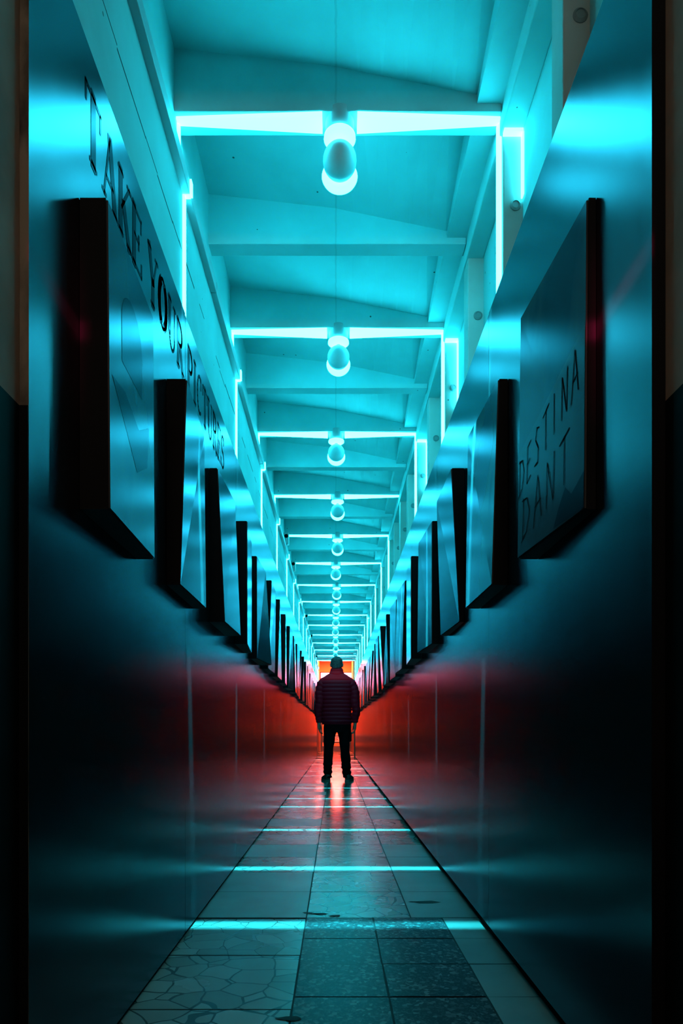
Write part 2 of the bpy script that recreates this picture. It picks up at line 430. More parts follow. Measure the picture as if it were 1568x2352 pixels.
for k, d in enumerate(allb):
    lit = any(abs(d-q) < 1e-6 for q in DN)
    h = .052 if lit else .042
    bm = bm_new(); box(bm, -.612, .622, d-h, d+h, Z(HB), Z(2.60))
    struct(obj('cross_beam', bm, M['paint'], bevel=.004))
    bm = bm_new(); box(bm, .632, .712, d-.03, d+.07, 0, Z(2.275))
    p = struct(obj('pillar', bm, M['pillar'], bevel=.005))
    bm = bm_new(); lathe(bm, [(.021, 0), (.021, -.004), (.014, -.009), (.013, -.006), (.004, -.006)], 20, (.680, d-.029, Z(1.995)), axis='y')
    obj('bolt_cap', bm, M['bolt'], p, smooth=False)

# grey cable trunking along the left wall
tr = thing('cable_trunking', 'long grey cable trunking running along the upper left wall', 'trunking', (-.58, 1.13, Z(2.08)))
yy = 1.135; k = 0
while yy < D_UP-.1:
    y1 = min(yy+2.0, D_UP-.02)
    bm = bm_new(); box(bm, -.606+.58, -.557+.58, yy+.003-1.13, y1-.003-1.13, -.025, .030)
    o = obj('trunking_length', bm, M['trunk'], tr, bevel=.003); yy = y1
# uneven seam in the left upper wall, where two pours meet
bm = bm_new()
yy = 1.13
while yy < 12:
    y1 = yy+random.uniform(.08, .3)
    zz = Z(1.83)+random.uniform(-.008, .008)
    if random.random() < .72:
        box(bm, -.590, -.5845, yy, y1, zz, zz+random.uniform(.003, .009))
    yy = y1
struct(obj('trim_%d' % (tn+1), bm, M['trunk_dark'])); tn += 1

# ------------------------------------------------------------------ lamps, and glowing bars standing for the light they cast on the beams
def sheet_light(name, loc, slope, power, parent):
    """thin fan of light that the lamp throws in the plane across the corridor"""
    l = bpy.data.lights.new(name, 'POINT'); l.energy = power; l.shadow_soft_size = .006; l.color = CYAN
    l.use_nodes = True; nt = l.node_tree; em = nt.nodes['Emission']
    def mth(op, a, b_=None):
        n = N(nt, 'ShaderNodeMath', operation=op)
        for k, q in enumerate((a, b_)):
            if q is None: continue
            if isinstance(q, (int, float)): n.inputs[k].default_value = q
            else: nt.links.new(q, n.inputs[k])
        return n.outputs[0]
    ge = N(nt, 'ShaderNodeNewGeometry'); sp = N(nt, 'ShaderNodeSeparateXYZ'); nt.links.new(ge.outputs['Incoming'], sp.inputs[0])
    zz = mth('MAXIMUM', mth('ABSOLUTE', sp.outputs['Z']), .05)
    u = mth('DIVIDE', mth('ABSOLUTE', sp.outputs['X']), zz)
    v = mth('DIVIDE', sp.outputs['Y'], zz)
    bend = mth('MULTIPLY', mth('MAXIMUM', mth('SUBTRACT', u, .2), 0), -.69)   # the fan bends forward towards the walls
    off = mth('ABSOLUTE', mth('SUBTRACT', v, mth('ADD', bend, slope)))
    mr = N(nt, 'ShaderNodeMapRange', interpolation_type='SMOOTHSTEP')
    mr.inputs['From Min'].default_value = .004; mr.inputs['From Max'].default_value = .024
    mr.inputs['To Min'].default_value = 1; mr.inputs['To Max'].default_value = 0
    nt.links.new(off, mr.inputs['Value'])
    mz = N(nt, 'ShaderNodeMapRange', interpolation_type='SMOOTHSTEP')
    mz.inputs['From Min'].default_value = -.60; mz.inputs['From Max'].default_value = -.85
    mz.inputs['To Min'].default_value = .0; mz.inputs['To Max'].default_value = 1
    nt.links.new(sp.outputs['Z'], mz.inputs['Value'])
    nt.links.new(mth('MULTIPLY', mr.outputs[0], mz.outputs[0]), em.inputs['Strength'])
    o = bpy.data.objects.new(name, l); COL.objects.link(o); o.parent = parent; o.location = loc
    return o
LAMP_X = [780, 777, 772, 775, 775, 771, 773, 772, 771, 770, 770.5, 771, 770, 770.5, 770]
FLOOR_D = [2.439, 3.455, 4.81, 6.3, 7.09, 8.42, 10.8]

def make_lamp():
    t = thing('ceiling_lamp', '', 'lamp')
    bm = bm_new(); lathe(bm, [(.052, .03), (.055, .025), (.055, -.045), (.052, -.05)], 36); obj('mounting_drum', bm, M['drum'], t, True)
    bm = bm_new(); lathe(bm, [(.050, -.050), (.060, -.053), (.061, -.062), (.050, -.070), (.02, -.074)], 36); obj('diffuser', bm, M['ring'], t, True)
    bm = bm_new(); lathe(bm, [(.012, -.072), (.012, -.095)], 16); obj('stem', bm, M['drum'], t, True)
    bm = bm_new(); bmesh.ops.create_uvsphere(bm, u_segments=40, v_segments=24, radius=.064); bmesh.ops.translate(bm, verts=bm.verts, vec=(0, 0, -.145))
    obj('globe', bm, M['globe'], t, True)
    bm = bm_new(); lathe(bm, [(.050, .052), (.067, .056), (.070, .063), (.067, .070), (.05, .074), (.01, .075)], 40, (0, 0, -.152), axis='y')
    obj('glow_disc', bm, M['ring'], t, True)
    return t
lamp0 = make_lamp()
lamps = [lamp0]+[copy_tree(lamp0) for _ in DN[1:]]
for n, d in enumerate(DN):
    t = lamps[n]
    x = (LAMP_X[n]-771)*d/F
    t.location = (x, d-.004, Z(HB))
    if n == 0: lb = 'large white globe lamp nearest the camera, hanging under the first lit beam'
    elif n == len(DN)-1: lb = 'tiny farthest globe lamp, hidden behind the head of the man at the corridor end'
    else: lb = 'globe lamp hanging under the %s lit beam counted from the camera' % ordinal(n)
    tag(t, lb, 'lamp', 'globe lamps along the middle of the ceiling')
    fd = FLOOR_D[n] if n < len(FLOOR_D) else d+random.uniform(-.4, .15)
    slope = (fd-d)/2.785                              # the fan leans along the corridor
    if n < 13: sheet_light('line_light', (0, .0, -.245), slope, SHEET_W*(.75 if n == 0 else 1), t)

NO_RIGHT = {3}
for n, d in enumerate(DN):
    t = thing('cast_light_line', '', 'cast light line', (0, d, Z(HB)), 'lines of cast light around the beams')
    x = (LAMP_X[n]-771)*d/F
    if n == 0: lb = 'glowing cyan line of cast light around the first and largest beam near the camera'
    elif n == len(DN)-1: lb = 'faint farthest line of cast light just before the orange end of the corridor'
    elif n == 3: lb = 'glowing cyan line of cast light under the fourth lit beam, without a long drop on the right'
    else: lb = 'glowing cyan line of cast light around the %s lit beam counted from the camera' % ordinal(n)
    tag(t, lb, 'cast light line', 'lines of cast light around the beams')
    def run(pts_w, name='cast_light_run'):
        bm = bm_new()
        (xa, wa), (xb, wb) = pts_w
        dy = -.018                                    # the bar of cast light sits towards the front edge of the beam
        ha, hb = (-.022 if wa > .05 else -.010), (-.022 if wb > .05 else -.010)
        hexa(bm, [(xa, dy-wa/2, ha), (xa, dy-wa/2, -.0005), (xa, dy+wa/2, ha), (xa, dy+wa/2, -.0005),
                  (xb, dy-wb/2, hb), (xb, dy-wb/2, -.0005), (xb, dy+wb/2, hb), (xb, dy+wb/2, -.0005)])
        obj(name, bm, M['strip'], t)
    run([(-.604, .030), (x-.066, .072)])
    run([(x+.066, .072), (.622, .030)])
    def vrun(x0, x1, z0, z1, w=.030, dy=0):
        bm = bm_new(); box(bm, x0, x1, dy-w/2, dy+w/2, z0-HB, z1-HB); obj('cast_light_drop', bm, M['strip'], t)
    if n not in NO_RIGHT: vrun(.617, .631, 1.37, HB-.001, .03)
    if n in (0, 1, 2, 8, 10):                         # light caught on the outline of the pillar, built as glowing bars
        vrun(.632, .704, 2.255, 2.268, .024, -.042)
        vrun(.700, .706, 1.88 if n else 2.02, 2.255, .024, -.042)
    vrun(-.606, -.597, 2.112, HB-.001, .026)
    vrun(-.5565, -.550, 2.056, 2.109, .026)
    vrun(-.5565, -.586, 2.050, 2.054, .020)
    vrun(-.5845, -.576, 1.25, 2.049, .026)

# small junction boxes under the left ends of some beams
for n in (4, 5, 8, 10, 13):
    d = DN[n]
    t = thing('junction_box', 'small grey junction box on the left wall beside the %s lit beam' % ordinal(n), 'junction box',
              (-.576, d-.11, Z(2.27)), 'junction boxes along the left wall')
    bm = bm_new(); box(bm, -.031, .028, -.045, .045, -.075, .055); obj('housing', bm, M['trunk'], t, bevel=.006)
    bm = bm_new(); lathe(bm, [(.022, -.046), (.022, -.052), (.012, -.056)], 18, (0, 0, .012), axis='y'); obj('knob', bm, M['blackgap'], t)
    bm = bm_new(); lathe(bm, [(.007, -.075), (.007, -.16)], 10, (.0, .0, 0)); obj('conduit', bm, M['trunk'], t)

# ------------------------------------------------------------------ photographs hung along both walls
def picture(side, k, y0, y1, xs, group):
    """xs = |x| of the front at near-top, near-bottom, far-top, far-bottom; the box goes back to the boards"""
    zt, zb = Z(1.078), Z(.45)
    wall = (abs(XPL) if side < 0 else XPR) - .001
    nt_, nb_, ft_, fb_ = xs
    S = side
    where = 'left' if side < 0 else 'right'
    if k == 0 and side < 0: lb = 'large framed photograph nearest the camera on the left wall, thick black edge towards us'
    elif k == 0: lb = 'large framed photograph nearest the camera on the right wall, with handwriting low on it'
    else: lb = '%s framed photograph counted from the camera along the %s wall' % (ordinal(k), where)
    t = thing('framed_photograph', lb, 'framed photograph', (S*wall, y0, zb), group)
    o0 = Vector((S*wall, y0, zb))
    V = lambda x, y, z: tuple(Vector((S*x, y, z))-o0)
    fr = .004
    bm = bm_new()
    hexa(bm, [V(wall, y0, zb), V(wall, y0, zt), V(wall, y1, zb), V(wall, y1, zt), V(nb_+fr, y0, zb), V(nt_+fr, y0, zt), V(fb_+fr, y1, zb), V(ft_+fr, y1, zt)])
    obj('box_frame', bm, M['black'], t)
    bm = bm_new()
    e = .003
    zt2, zb2, ya, yb = zt-e, zb+e, y0+e, y1-e
    hexa(bm, [V(nb_+fr, ya, zb2), V(nt_+fr, ya, zt2), V(fb_+fr, yb, zb2), V(ft_+fr, yb, zt2), V(nb_, ya, zb2), V(nt_, ya, zt2), V(fb_, yb, zb2), V(ft_, yb, zt2)])
    obj('print', bm, PRINTS[(k*2+(side > 0)) % 6], t)
    def on_face(u, v, off=.0008):
        """u: 0 near .. 1 far, v: 0 bottom .. 1 top"""
        x = (nb_*(1-u)+fb_*u)*(1-v)+(nt_*(1-u)+ft_*u)*v - off
        return V(x, y0+(y1-y0)*u, zb+(zt-zb)*v)
    return t, on_face
LEFT = [(.460, .455, .474, .4706), (.454, .474, .478, .4716), (.481, .452, .470, .444), (.451, .451, .478, .478), (.482, .481, .470, .43), (.454, .479, .46, .468), (.451, .47, .48, .47)]
RIGHT = [(.506, .502, .480, .472), (.495, .475, .480, .4716), (.470, .503, .470, .489), (.489, .488, .470, .463), (.458, .458, .473, .473), (.489, .467, .470, .454), (.487, .48, .47, .47)]
Y_PIC = [1.352, 2.045, 2.735, 3.42, 4.10, 4.757, 5.43]
faces = {}
for side, tab, grp in ((-1, LEFT, 'framed photographs on the left wall'), (1, RIGHT, 'framed photographs on the right wall')):
    for k in range(24):
        y0 = Y_PIC[k] if k < 7 else 5.43+.683*(k-6)
        wd = .392 if k == 0 else .395
        xs = tab[k] if k < 7 else tuple(random.uniform(.447, .492) for _ in range(4))
        faces[side, k] = picture(side, k, y0, y0+wd, xs, grp)

def ribbon(bm, pts, w, sx=1):
    """flat stroke: pts are 3-D, all on a wall whose normal is +-x; w is the width"""
    for a, b_ in zip(pts, pts[1:]):
        a, b_ = Vector(a), Vector(b_); dv = (b_-a)
        if dv.length < 1e-6: continue
        dv.normalize(); nn = Vector((0, -dv.z, dv.y))*w/2
        f = quad(bm, [a-nn-dv*w*.3, b_-nn+dv*w*.3, b_+nn+dv*w*.3, a+nn-dv*w*.3]); f.normal_update()
        if f.normal.x*sx < 0: f.normal_flip()
M['ink'] = simple('thin_dark_ink', (.012, .014, .016), 1.0, 0.0)
def print_tone(name, c, tint):
    m, nt, b = new_mat(name); gloss_over(nt, c, .22, 1.22, None, tint); return m
M['pic_dark'] = print_tone('print_dark_tone', (.020, .024, .030), (.44, .43, .53))
M['pic_light'] = print_tone('print_light_tone', (.066, .07, .075), (.60, .58, .70))
# nearest right photograph: pale lower sheet under a darker band, handwriting, dark patch at the low near corner
t, fc = faces[1, 0]
def poly(name, fc, pts, mat, t, off):
    bm = bm_new(); f = quad(bm, [fc(u, v, off) for u, v in pts]); f.normal_update()
    if f.normal.x*t.location.x > 0: f.normal_flip()
    bmesh.ops.triangulate(bm, faces=[f]); return obj(name, bm, mat, t, recalc=False)
poly('pale_sheet', fc, [(.01, .006), (.99, .006), (.99, .43), (.01, .60)], M['pic_light'], t, .0006)
poly('dark_patch', fc, [(.01, .008), (.40, .012), (.33, .07), (.24, .125), (.16, .085), (.10, .10), (.01, .125)], M['pic_dark'], t, .0012)
HAND = {'D': [[(.0, 0), (.06, 1)], [(-.1, .98), (.5, .9), (.85, .5), (.5, .1), (-.15, -.02)]],
        'E': [[(.7, 1), (.1, .97), (0, 0), (.7, .05)], [(.05, .5), (.55, .55)]],
        'S': [[(.75, .9), (.35, 1), (.1, .75), (.6, .4), (.5, .05), (0, .08)]],
        'T': [[(.4, 0), (.42, 1)], [(-.05, .95), (.9, 1.02)]],
        'I': [[(.3, 0), (.3, 1)]],
        'N': [[(0, 0), (.08, 1), (.7, 0), (.8, 1.02)]],
        'A': [[(-.05, -.05), (.4, 1.05), (.85, 0)], [(.1, .38), (.75, .42)]]}
bm = bm_new()
def hand(bm, word, u0, v0, u1, v1, h, fill=.72):
    n = len(word); du = (u1-u0)/n; dv = (v1-v0)/n
    for i, ch in enumerate(word):
        for st in HAND[ch]:
            pts = []
            for a, b_ in st: pts.append(fc(u0+du*(i+a*fill), v0+dv*(i+a*fill)+h*b_, .0015))
            ribbon(bm, pts, .0036, -1)
hand(bm, 'DESTINA', .97, .25, .03, .42, .145)
hand(bm, 'DANT', .90, .06, .12, .155, .165)
obj('handwriting', bm, M['ink'], t, recalc=False)
# nearest left photograph: rounded dark shape high up, darker wedge across the middle
t, fc = faces[-1, 0]
pts = [(.24, .56)]+[(.24+.22*(1-math.cos(a)), .72+.115*math.sin(a)) for a in [i*math.pi/12 for i in range(13)]]+[(.68, .56)]
poly('dark_arch', fc, pts, M['pic_dark'], t, .0008)
poly('dark_wedge', fc, [(.05, .45), (.55, .25), (.80, .33), (.85, .50), (.6, .42), (.3, .47)], M['pic_dark'], t, .0008)

# painted serif lettering along the top of the left boards
def arc(cx, cy, rx, ry, a0, a1, n=14):
    return [(cx+rx*math.cos(math.radians(a0+(a1-a0)*i/n)), cy+ry*math.sin(math.radians(a0+(a1-a0)*i/n))) for i in range(n+1)]
TK, TH = .25, .085
SERIF = {
 'T': (.8, [([(.4, 0), (.4, 1)], TK), ([(0, .97), (.8, .97)], TH), ([(.02, .97), (.02, .72)], TH), ([(.78, .97), (.78, .72)], TH), ([(.22, .02), (.58, .02)], TH)]),
 'A': (.85, [([(.42, 1), (.08, 0)], TH), ([(.42, 1), (.75, 0)], TK), ([(.2, .33), (.62, .33)], TH), ([(-.02, .02), (.2, .02)], TH), ([(.6, .02), (.9, .02)], TH)]),
 'K': (.85, [([(.15, 0), (.15, 1)], TK), ([(.75, 1), (.2, .42)], TH), ([(.35, .55), (.75, 0)], TK), ([(0, .02), (.32, .02)], TH), ([(0, .98), (.32, .98)], TH), ([(.6, .02), (.9, .02)], TH), ([(.6, .98), (.88, .98)], TH)]),
 'E': (.75, [([(.15, 0), (.15, 1)], TK), ([(0, .98), (.7, .98)], TH), ([(0, .02), (.74, .02)], TH), ([(.15, .52), (.52, .52)], TH), ([(.70, 1), (.70, .78)], TH), ([(.74, 0), (.74, .24)], TH), ([(.52, .64), (.52, .40)], TH)]),
 'Y': (.85, [([(.42, 0), (.42, .45)], TK), ([(.08, 1), (.42, .42)], TK), ([(.78, 1), (.44, .42)], TH), ([(-.03, .98), (.25, .98)], TH), ([(.64, .98), (.9, .98)], TH), ([(.26, .02), (.58, .02)], TH)]),
 'O': (.9, [(arc(.43, .5, .36, .46, 120, 240), TK), (arc(.43, .5, .36, .46, -60, 60), TK), (arc(.43, .5, .37, .48, 60, 120), TH), (arc(.43, .5, .37, .48, 240, 300), TH)]),
 'U': (.9, [([(.15, 1), (.15, .3)], TK), (arc(.43, .3, .28, .29, 180, 360), .09), ([(.71, .3), (.71, 1)], TH), ([(0, .98), (.32, .98)], TH), ([(.58, .98), (.86, .98)], TH)]),
 'R': (.85, [([(.15, 0), (.15, 1)], TK), (arc(.32, .74, .3, .235, 90, -90), .12), ([(0, .98), (.34, .98)], TH), ([(.15, .5), (.34, .5)], TH), ([(.38, .5), (.75, 0)], TK), ([(0, .02), (.32, .02)], TH), ([(.62, .02), (.9, .02)], TH)]),
 'P': (.78, [([(.15, 0), (.15, 1)], TK), (arc(.32, .72, .32, .255, 90, -90), .13), ([(0, .98), (.34, .98)], TH), ([(.15, .46), (.34, .46)], TH), ([(0, .02), (.34, .02)], TH)]),
 'I': (.4, [([(.17, 0), (.17, 1)], TK), ([(0, .02), (.34, .02)], TH), ([(0, .98), (.34, .98)], TH)]),
 'C': (.85, [(arc(.43, .5, .36, .46, 60, 300), .11), ([(.66, .98), (.66, .70)], TH)]),
 'S': (.7, [(arc(.33, .73, .24, .24, 40, 270), .11), (arc(.33, .26, .26, .235, 90, -140), .11), ([(.57, 1), (.57, .76)], TH), ([(.06, .0), (.06, .26)], TH)]),
}
M['letter'] = print_tone('glossy_letter_vinyl', (.010, .013, .016), (.36, .35, .42))
word_y = 1.385; Hh = .150; zb = Z(1.205)
root = thing('wall_lettering', 'dark serif capital letters along the top edge of the left boards', 'lettering', (XPL, word_y, zb))
yy = 0
for ch in 'TAKE YOUR PICTURES':
    if ch == ' ': yy += .050; continue
    wd, sts = SERIF[ch]
    bm = bm_new()
    for pts, wk in sts:
        # horizontal compression .8
        ribbon(bm, [(.0008, yy+a*Hh*.74, b_*Hh) for a, b_ in pts], wk*Hh*.74)
    obj('letter', bm, M['letter'], root, recalc=False)
    yy += (wd+.12)*Hh*.74

# ------------------------------------------------------------------ orange room at the end
M['frame_paint'] = simple('green_frame_paint', (.012, .09, .055), .5)
M['frame_grey'] = simple('grey_frame_paint', (.05, .055, .05), .5)
M['orange'] = simple('orange_painted_wall', (.80, .27, .09), .6)
M['darkdoor'] = simple('dark_kick_plate', (.06, .06, .055), .5)
M['white'] = simple('white_plate', (.75, .78, .78), .5)
M['red'] = simple('red_sign_print', (.45, .03, .03), .5)
M['window'] = emit('lit_pink_window', (1.0, .17, .40), 8.0)
M['lampred'] = emit('orange_red_lamp', (1.0, .095, .026), 280.0)
bm = bm_new(); box(bm, -.62, .62, D_BACK, D_BACK+.12, -.05, Z(2.7)); struct(obj('wall_far', bm, M['orange']))
bm = bm_new(); box(bm, -.555, .585, D_BACK-.012, D_BACK-.002, Z(1.74), Z(2.215)); wn = struct(obj('window_1', bm, M['window']))
bm = bm_new()
for (a, b_, c, e_) in ((-.585, -.555, 1.72, 2.24), (.585, .600, 1.72, 2.24), (-.585, .6, 2.215, 2.245), (-.585, .6, 1.71, 1.74)):
    box(bm, a, b_, D_BACK-.03, D_BACK-.002, Z(c), Z(e_))
obj('window_frame', bm, M['frame_grey'], wn)
dr = struct(bpy.data.objects.new('door_1', None)); COL.objects.link(dr); dr.location = (0, D_BACK, 0)
bm = bm_new(); box(bm, -.50, .50, -.05, -.004, .19, 2.25); obj('door_leaf', bm, M['orange'], dr, bevel=.004)
bm = bm_new(); box(bm, -.50, .50, -.056, -.004, .006, .185); obj('kick_plate', bm, M['darkdoor'], dr)
bm = bm_new(); box(bm, -.50, .50, -.066, -.05, .325, .57); obj('dark_rail', bm, M['darkdoor'], dr)
bm = bm_new(); box(bm, -.45, .45, -.10, -.066, .585, .612); obj('push_bar', bm, M['white'], dr, bevel=.006)
for sx in (-1, 1):
    bm = bm_new(); box(bm, sx*.535-.03, sx*.535+.03, -.06, -.004, .0, 2.30); obj('door_frame', bm, M['frame_grey'], dr)
sg = thing('door_sign', 'small white sign with a red print low on the far door', 'sign', (.02, D_BACK-.067, .45))
bm = bm_new(); box(bm, -.11, .11, -.008, 0, -.10, .10); obj('plate', bm, M['white'], sg)
bm = bm_new()
for pts in ([(-.05, -.065), (-.05, .06)], [(.0, .06), (.02, .0), (.07, -.05)], [(.02, .0), (.0, -.06)], [(.0, .055), (.06, .05)]):
    for a, b_ in zip(pts, pts[1:]):
        a3, b3 = Vector((a[0], -.009, a[1])), Vector((b_[0], -.009, b_[1])); dv = (b3-a3).normalized(); nn = Vector((-dv.z, 0, dv.x))*.013
        quad(bm, [a3-nn, b3-nn, b3+nn, a3+nn])
obj('red_figure', bm, M['red'], sg, recalc=False)
# door frame where the boards end
fr = struct(bpy.data.objects.new('door_2', None)); COL.objects.link(fr); fr.location = (0, D_END+.05, 0)
bm = bm_new(); box(bm, -.584, -.510, -.045, .045, 0, Z(1.44)); obj('door_post', bm, M['frame_grey'], fr)
bm = bm_new(); box(bm, .503, .574, -.045, .045, 0, Z(1.44)); obj('door_post', bm, M['frame_paint'], fr)
cl = thing('ceiling_light', 'orange red ceiling light in the end room, hidden from view by the last beams', 'lamp', (0, 23.7, Z(2.655)))
bm = bm_new(); box(bm, -.35, .35, -.5, .5, -.03, 0); obj('light_box', bm, M['frame_grey'], cl)
bm = bm_new(); box(bm, -.33, .33, -.48, .48, -.045, -.03); obj('light_panel', bm, M['lampred'], cl)

# ------------------------------------------------------------------ the man
PX, PY = .012, 9.54
man = thing('person', 'man seen from behind in a dark red quilted jacket, black trousers and trainers, arms hanging', 'person', (PX, PY, 0))
M['skin'] = simple('skin', (.36, .22, .16), .55)
M['hair'] = mottled('short_grey_hair', (.035, .035, .035), (.10, .10, .10), 60, .7)
M['jacket'] = simple('dark_red_quilted_nylon', (.30, .006, .020), .6, .12)
M['trousers'] = simple('black_trousers', (.004, .004, .005), .95, .08)
M['shoe'] = simple('dark_green_trainer', (.012, .030, .026), .55)
M['sole'] = simple('pale_green_sole', (.05, .16, .12), .6)

def loft(bm, rings, n=28, cap=True):
    """rings: (centre, axis_u, axis_v, ru, rv, power)"""
    out = []
    for c, u, v, ru, rv, pw in rings:
        c, u, v = Vector(c), Vector(u), Vector(v); ring = []
        for i in range(n):
            a = 2*math.pi*i/n; ca, sa = math.cos(a), math.sin(a)
            e = 2.0/pw
            ring.append(bm.verts.new(c+u*ru*math.copysign(abs(ca)**e, ca)+v*rv*math.copysign(abs(sa)**e, sa)))
        out.append(ring)
    for a, b_ in zip(out, out[1:]):
        for i in range(n): bm.faces.new((a[i], a[(i+1) % n], b_[(i+1) % n], b_[i]))
    if cap:
        for r in (out[0], out[-1]): bm.faces.new(r)
def tube(bm, pts, n=14, pw=2, sub=1, flat=None):
    """pts: (point, radius_x, radius_y): rings follow the path"""
    P = [Vector(p[0]) for p in pts]; rings = []
    for i, p in enumerate(pts):
        t = (P[min(i+1, len(P)-1)]-P[max(i-1, 0)]).normalized()
        u = Vector((1, 0, 0)) if abs(t.x) < .8 else Vector((0, 1, 0))
        v = t.cross(u).normalized(); u = v.cross(t).normalized()
        rings.append((p[0], u, v, p[1], p[2], pw))
    loft(bm, rings, n)
def interp(tab, z):
    """piecewise smooth table: rows (z, values...)"""
    for a, b_ in zip(tab, tab[1:]):
        if (a[0]-z)*(b_[0]-z) <= 0 and a[0] != b_[0]:
            t = (z-a[0])/(b_[0]-a[0]); t = t*t*(3-2*t)*.5+t*.5
            return [x+(y-x)*t for x, y in zip(a[1:], b_[1:])]
    return list(tab[-1][1:])
UX, UY = (1, 0, 0), (0, 1, 0)

# body: one surface (head with face, neck, trunk, arms with fingered hands, legs), fused by a remesh
bm = bm_new()
head = [(1.545, .058, .060, .005), (1.575, .060, .068, .022), (1.600, .066, .088, .034), (1.630, .074, .096, .034), (1.665, .080, .100, .030),
        (1.700, .083, .101, .024), (1.730, .078, .094, .018), (1.752, .062, .074, .014), (1.768, .036, .044, .012), (1.772, .010, .012, .012)]
loft(bm, [((0, oy, z), UX, UY, rx, ry, 2.1) for z, rx, ry, oy in head])
loft(bm, [((0, -.01, 1.40), UX, UY, .08, .07, 2), ((0, -.005, 1.50), UX, UY, .060, .062, 2), ((0, .005, 1.60), UX, UY, .056, .060, 2)])
tube(bm, [((0, .122, 1.668), .008, .010), ((0, .140, 1.645), .013, .014), ((0, .132, 1.628), .014, .010), ((0, .115, 1.624), .010, .008)])     # nose
tube(bm, [((-.028, .116, 1.602), .006, .006), ((0, .124, 1.604), .008, .007), ((.028, .116, 1.602), .006, .006)])                              # mouth
tube(bm, [((-.045, .112, 1.688), .007, .007), ((0, .126, 1.685), .007, .008), ((.045, .112, 1.688), .007, .007)])                              # brow
for sx in (-1, 1):                                                                                                                              # ears
    tube(bm, [((sx*.080, .020, 1.628), .010, .010), ((sx*.089, .012, 1.650), .009, .017), ((sx*.091, .010, 1.672), .008, .018), ((sx*.083, .016, 1.688), .008, .012)])
trunk = [(.80, .150, .10), (.95, .155, .105), (1.10, .150, .10), (1.25, .165, .11), (1.40, .170, .10), (1.47, .10, .07)]
loft(bm, [((0, 0, z), UX, UY, rx, ry, 2.2) for z, rx, ry in trunk])
LARM = [(-.175, -.005, 1.425), (-.235, -.01, 1.20), (-.262, .005, 1.00), (-.250, .025, .825)]
RARM = [(.180, -.005, 1.425), (.250, -.01, 1.20), (.280, .005, 1.00), (.262, .025, .825)]
for A in (LARM, RARM):
    tube(bm, [(A[0], .050, .052), (A[1], .044, .046), (A[2], .037, .039), (A[3], .025, .028)])
def hand_mesh(w, sx):
    """relaxed hand hanging from wrist w; sx = -1 left, 1 right; back of the hand faces outward and back"""
    w = Vector(w)
    # palm: flat slab, thin across x, wide along y, tilted a little inwards
    tube(bm, [(w+Vector((0, 0, .02)), .022, .027), (w+Vector((sx*.002, .002, -.02)), .019, .036), (w+Vector((sx*.002, .004, -.058)), .017, .042), (w+Vector((sx*-.002, .006, -.088)), .014, .041)], pw=2.4)
    for k, (oy, ln) in enumerate([(.038, .070), (.014, .080), (-.010, .074), (-.032, .058)]):
        b0 = w+Vector((sx*-.001, .006+oy, -.082)); inn = -sx
        p1 = b0+Vector((inn*.006, .002, -ln*.42)); p2 = p1+Vector((inn*.020, .003, -ln*.30)); p3 = p2+Vector((inn*.024, .002, -ln*.10))
        tube(bm, [(b0+Vector((0, 0, .012)), .0095, .0095), (b0, .0095, .0098), (p1, .0088, .0088), (p2, .0082, .0082), (p3, .0062, .0062)], n=10)
    t0 = w+Vector((-sx*.008, .030, -.020))
    tube(bm, [(t0, .012, .014), (t0+Vector((-sx*.014, .018, -.028)), .0115, .0115), (t0+Vector((-sx*.020, .026, -.055)), .0100, .0100), (t0+Vector((-sx*.020, .026, -.078)), .0072, .0072)], n=10)
hand_mesh(LARM[3], -1); hand_mesh(RARM[3], 1)
LLEG = [(-.085, .0, .88), (-.112, .005, .50), (-.122, -.005, .10)]
RLEG = [(.100, .0, .88), (.128, .005, .50), (.145, -.005, .10)]
for L in (LLEG, RLEG):
    tube(bm, [(L[0], .078, .080), (((L[0][0]+L[1][0])/2, .005, .68), .064, .068), (L[1], .052, .055), (((L[1][0]+L[2][0])/2, -.008, .34), .048, .052), (L[2], .034, .038), ((L[2][0], .02, .06), .036, .06)])
body = obj('body', bm, M['skin'], man)
rm = body.modifiers.new('fuse', 'REMESH'); rm.mode = 'VOXEL'; rm.voxel_size = .0055; rm.use_smooth_shade = True
sm = body.modifiers.new('smooth', 'SMOOTH'); sm.factor = .5; sm.iterations = 2

# hair: short cap over the skull and down the back of the head
bm = bm_new()
hr = [(1.600, .052, .050, -.022), (1.615, .066, .062, -.014), (1.640, .078, .082, .006), (1.665, .0835, .098, .022), (1.700, .0875, .106, .022),
      (1.730, .083, .100, .017), (1.752, .066, .080, .013), (1.769, .046, .056, .012), (1.780, .024, .030, .011), (1.784, .006, .008, .010)]
loft(bm, [((0, oy, z), UX, UY, rx, ry, 2.15) for z, rx, ry, oy in hr], 32)
obj('hair', bm, M['hair'], man, True)

# jacket: quilted in level bands, each band bulging between its stitched lines
def puff(z, pitch=.056, z0=.822):
    t = ((z-z0)/pitch) % 1.0
    return abs(math.sin(math.pi*t))**.55
JT = [(.812, .208, .128, .012, 2.5), (.86, .216, .136, .012, 2.5), (1.00, .210, .140, .015, 2.5), (1.15, .215, .145, .012, 2.5), (1.28, .228, .142, .006, 2.5),
      (1.37, .238, .130, .0, 2.4), (1.43, .232, .112, -.004, 2.3), (1.475, .203, .096, -.004, 2.2), (1.505, .160, .086, -.003, 2.1), (1.53, .122, .078, .0, 2.0)]
bm = bm_new(); rings = []
nz = 110
for i in range(nz+1):
    z = .812+(1.53-.812)*i/nz
    rx, ry, oy, pw = interp(JT, z)
    b_ = (puff(z)-.6)*.013 if z < 1.47 else 0
    rings.append(((0, oy, z), UX, UY, rx+b_, ry+b_, pw))
loft(bm, rings, 48)
jacket = obj('jacket', bm, M['jacket'], man, True)
bm = bm_new()                                          # stand-up collar with two bands
cr = []
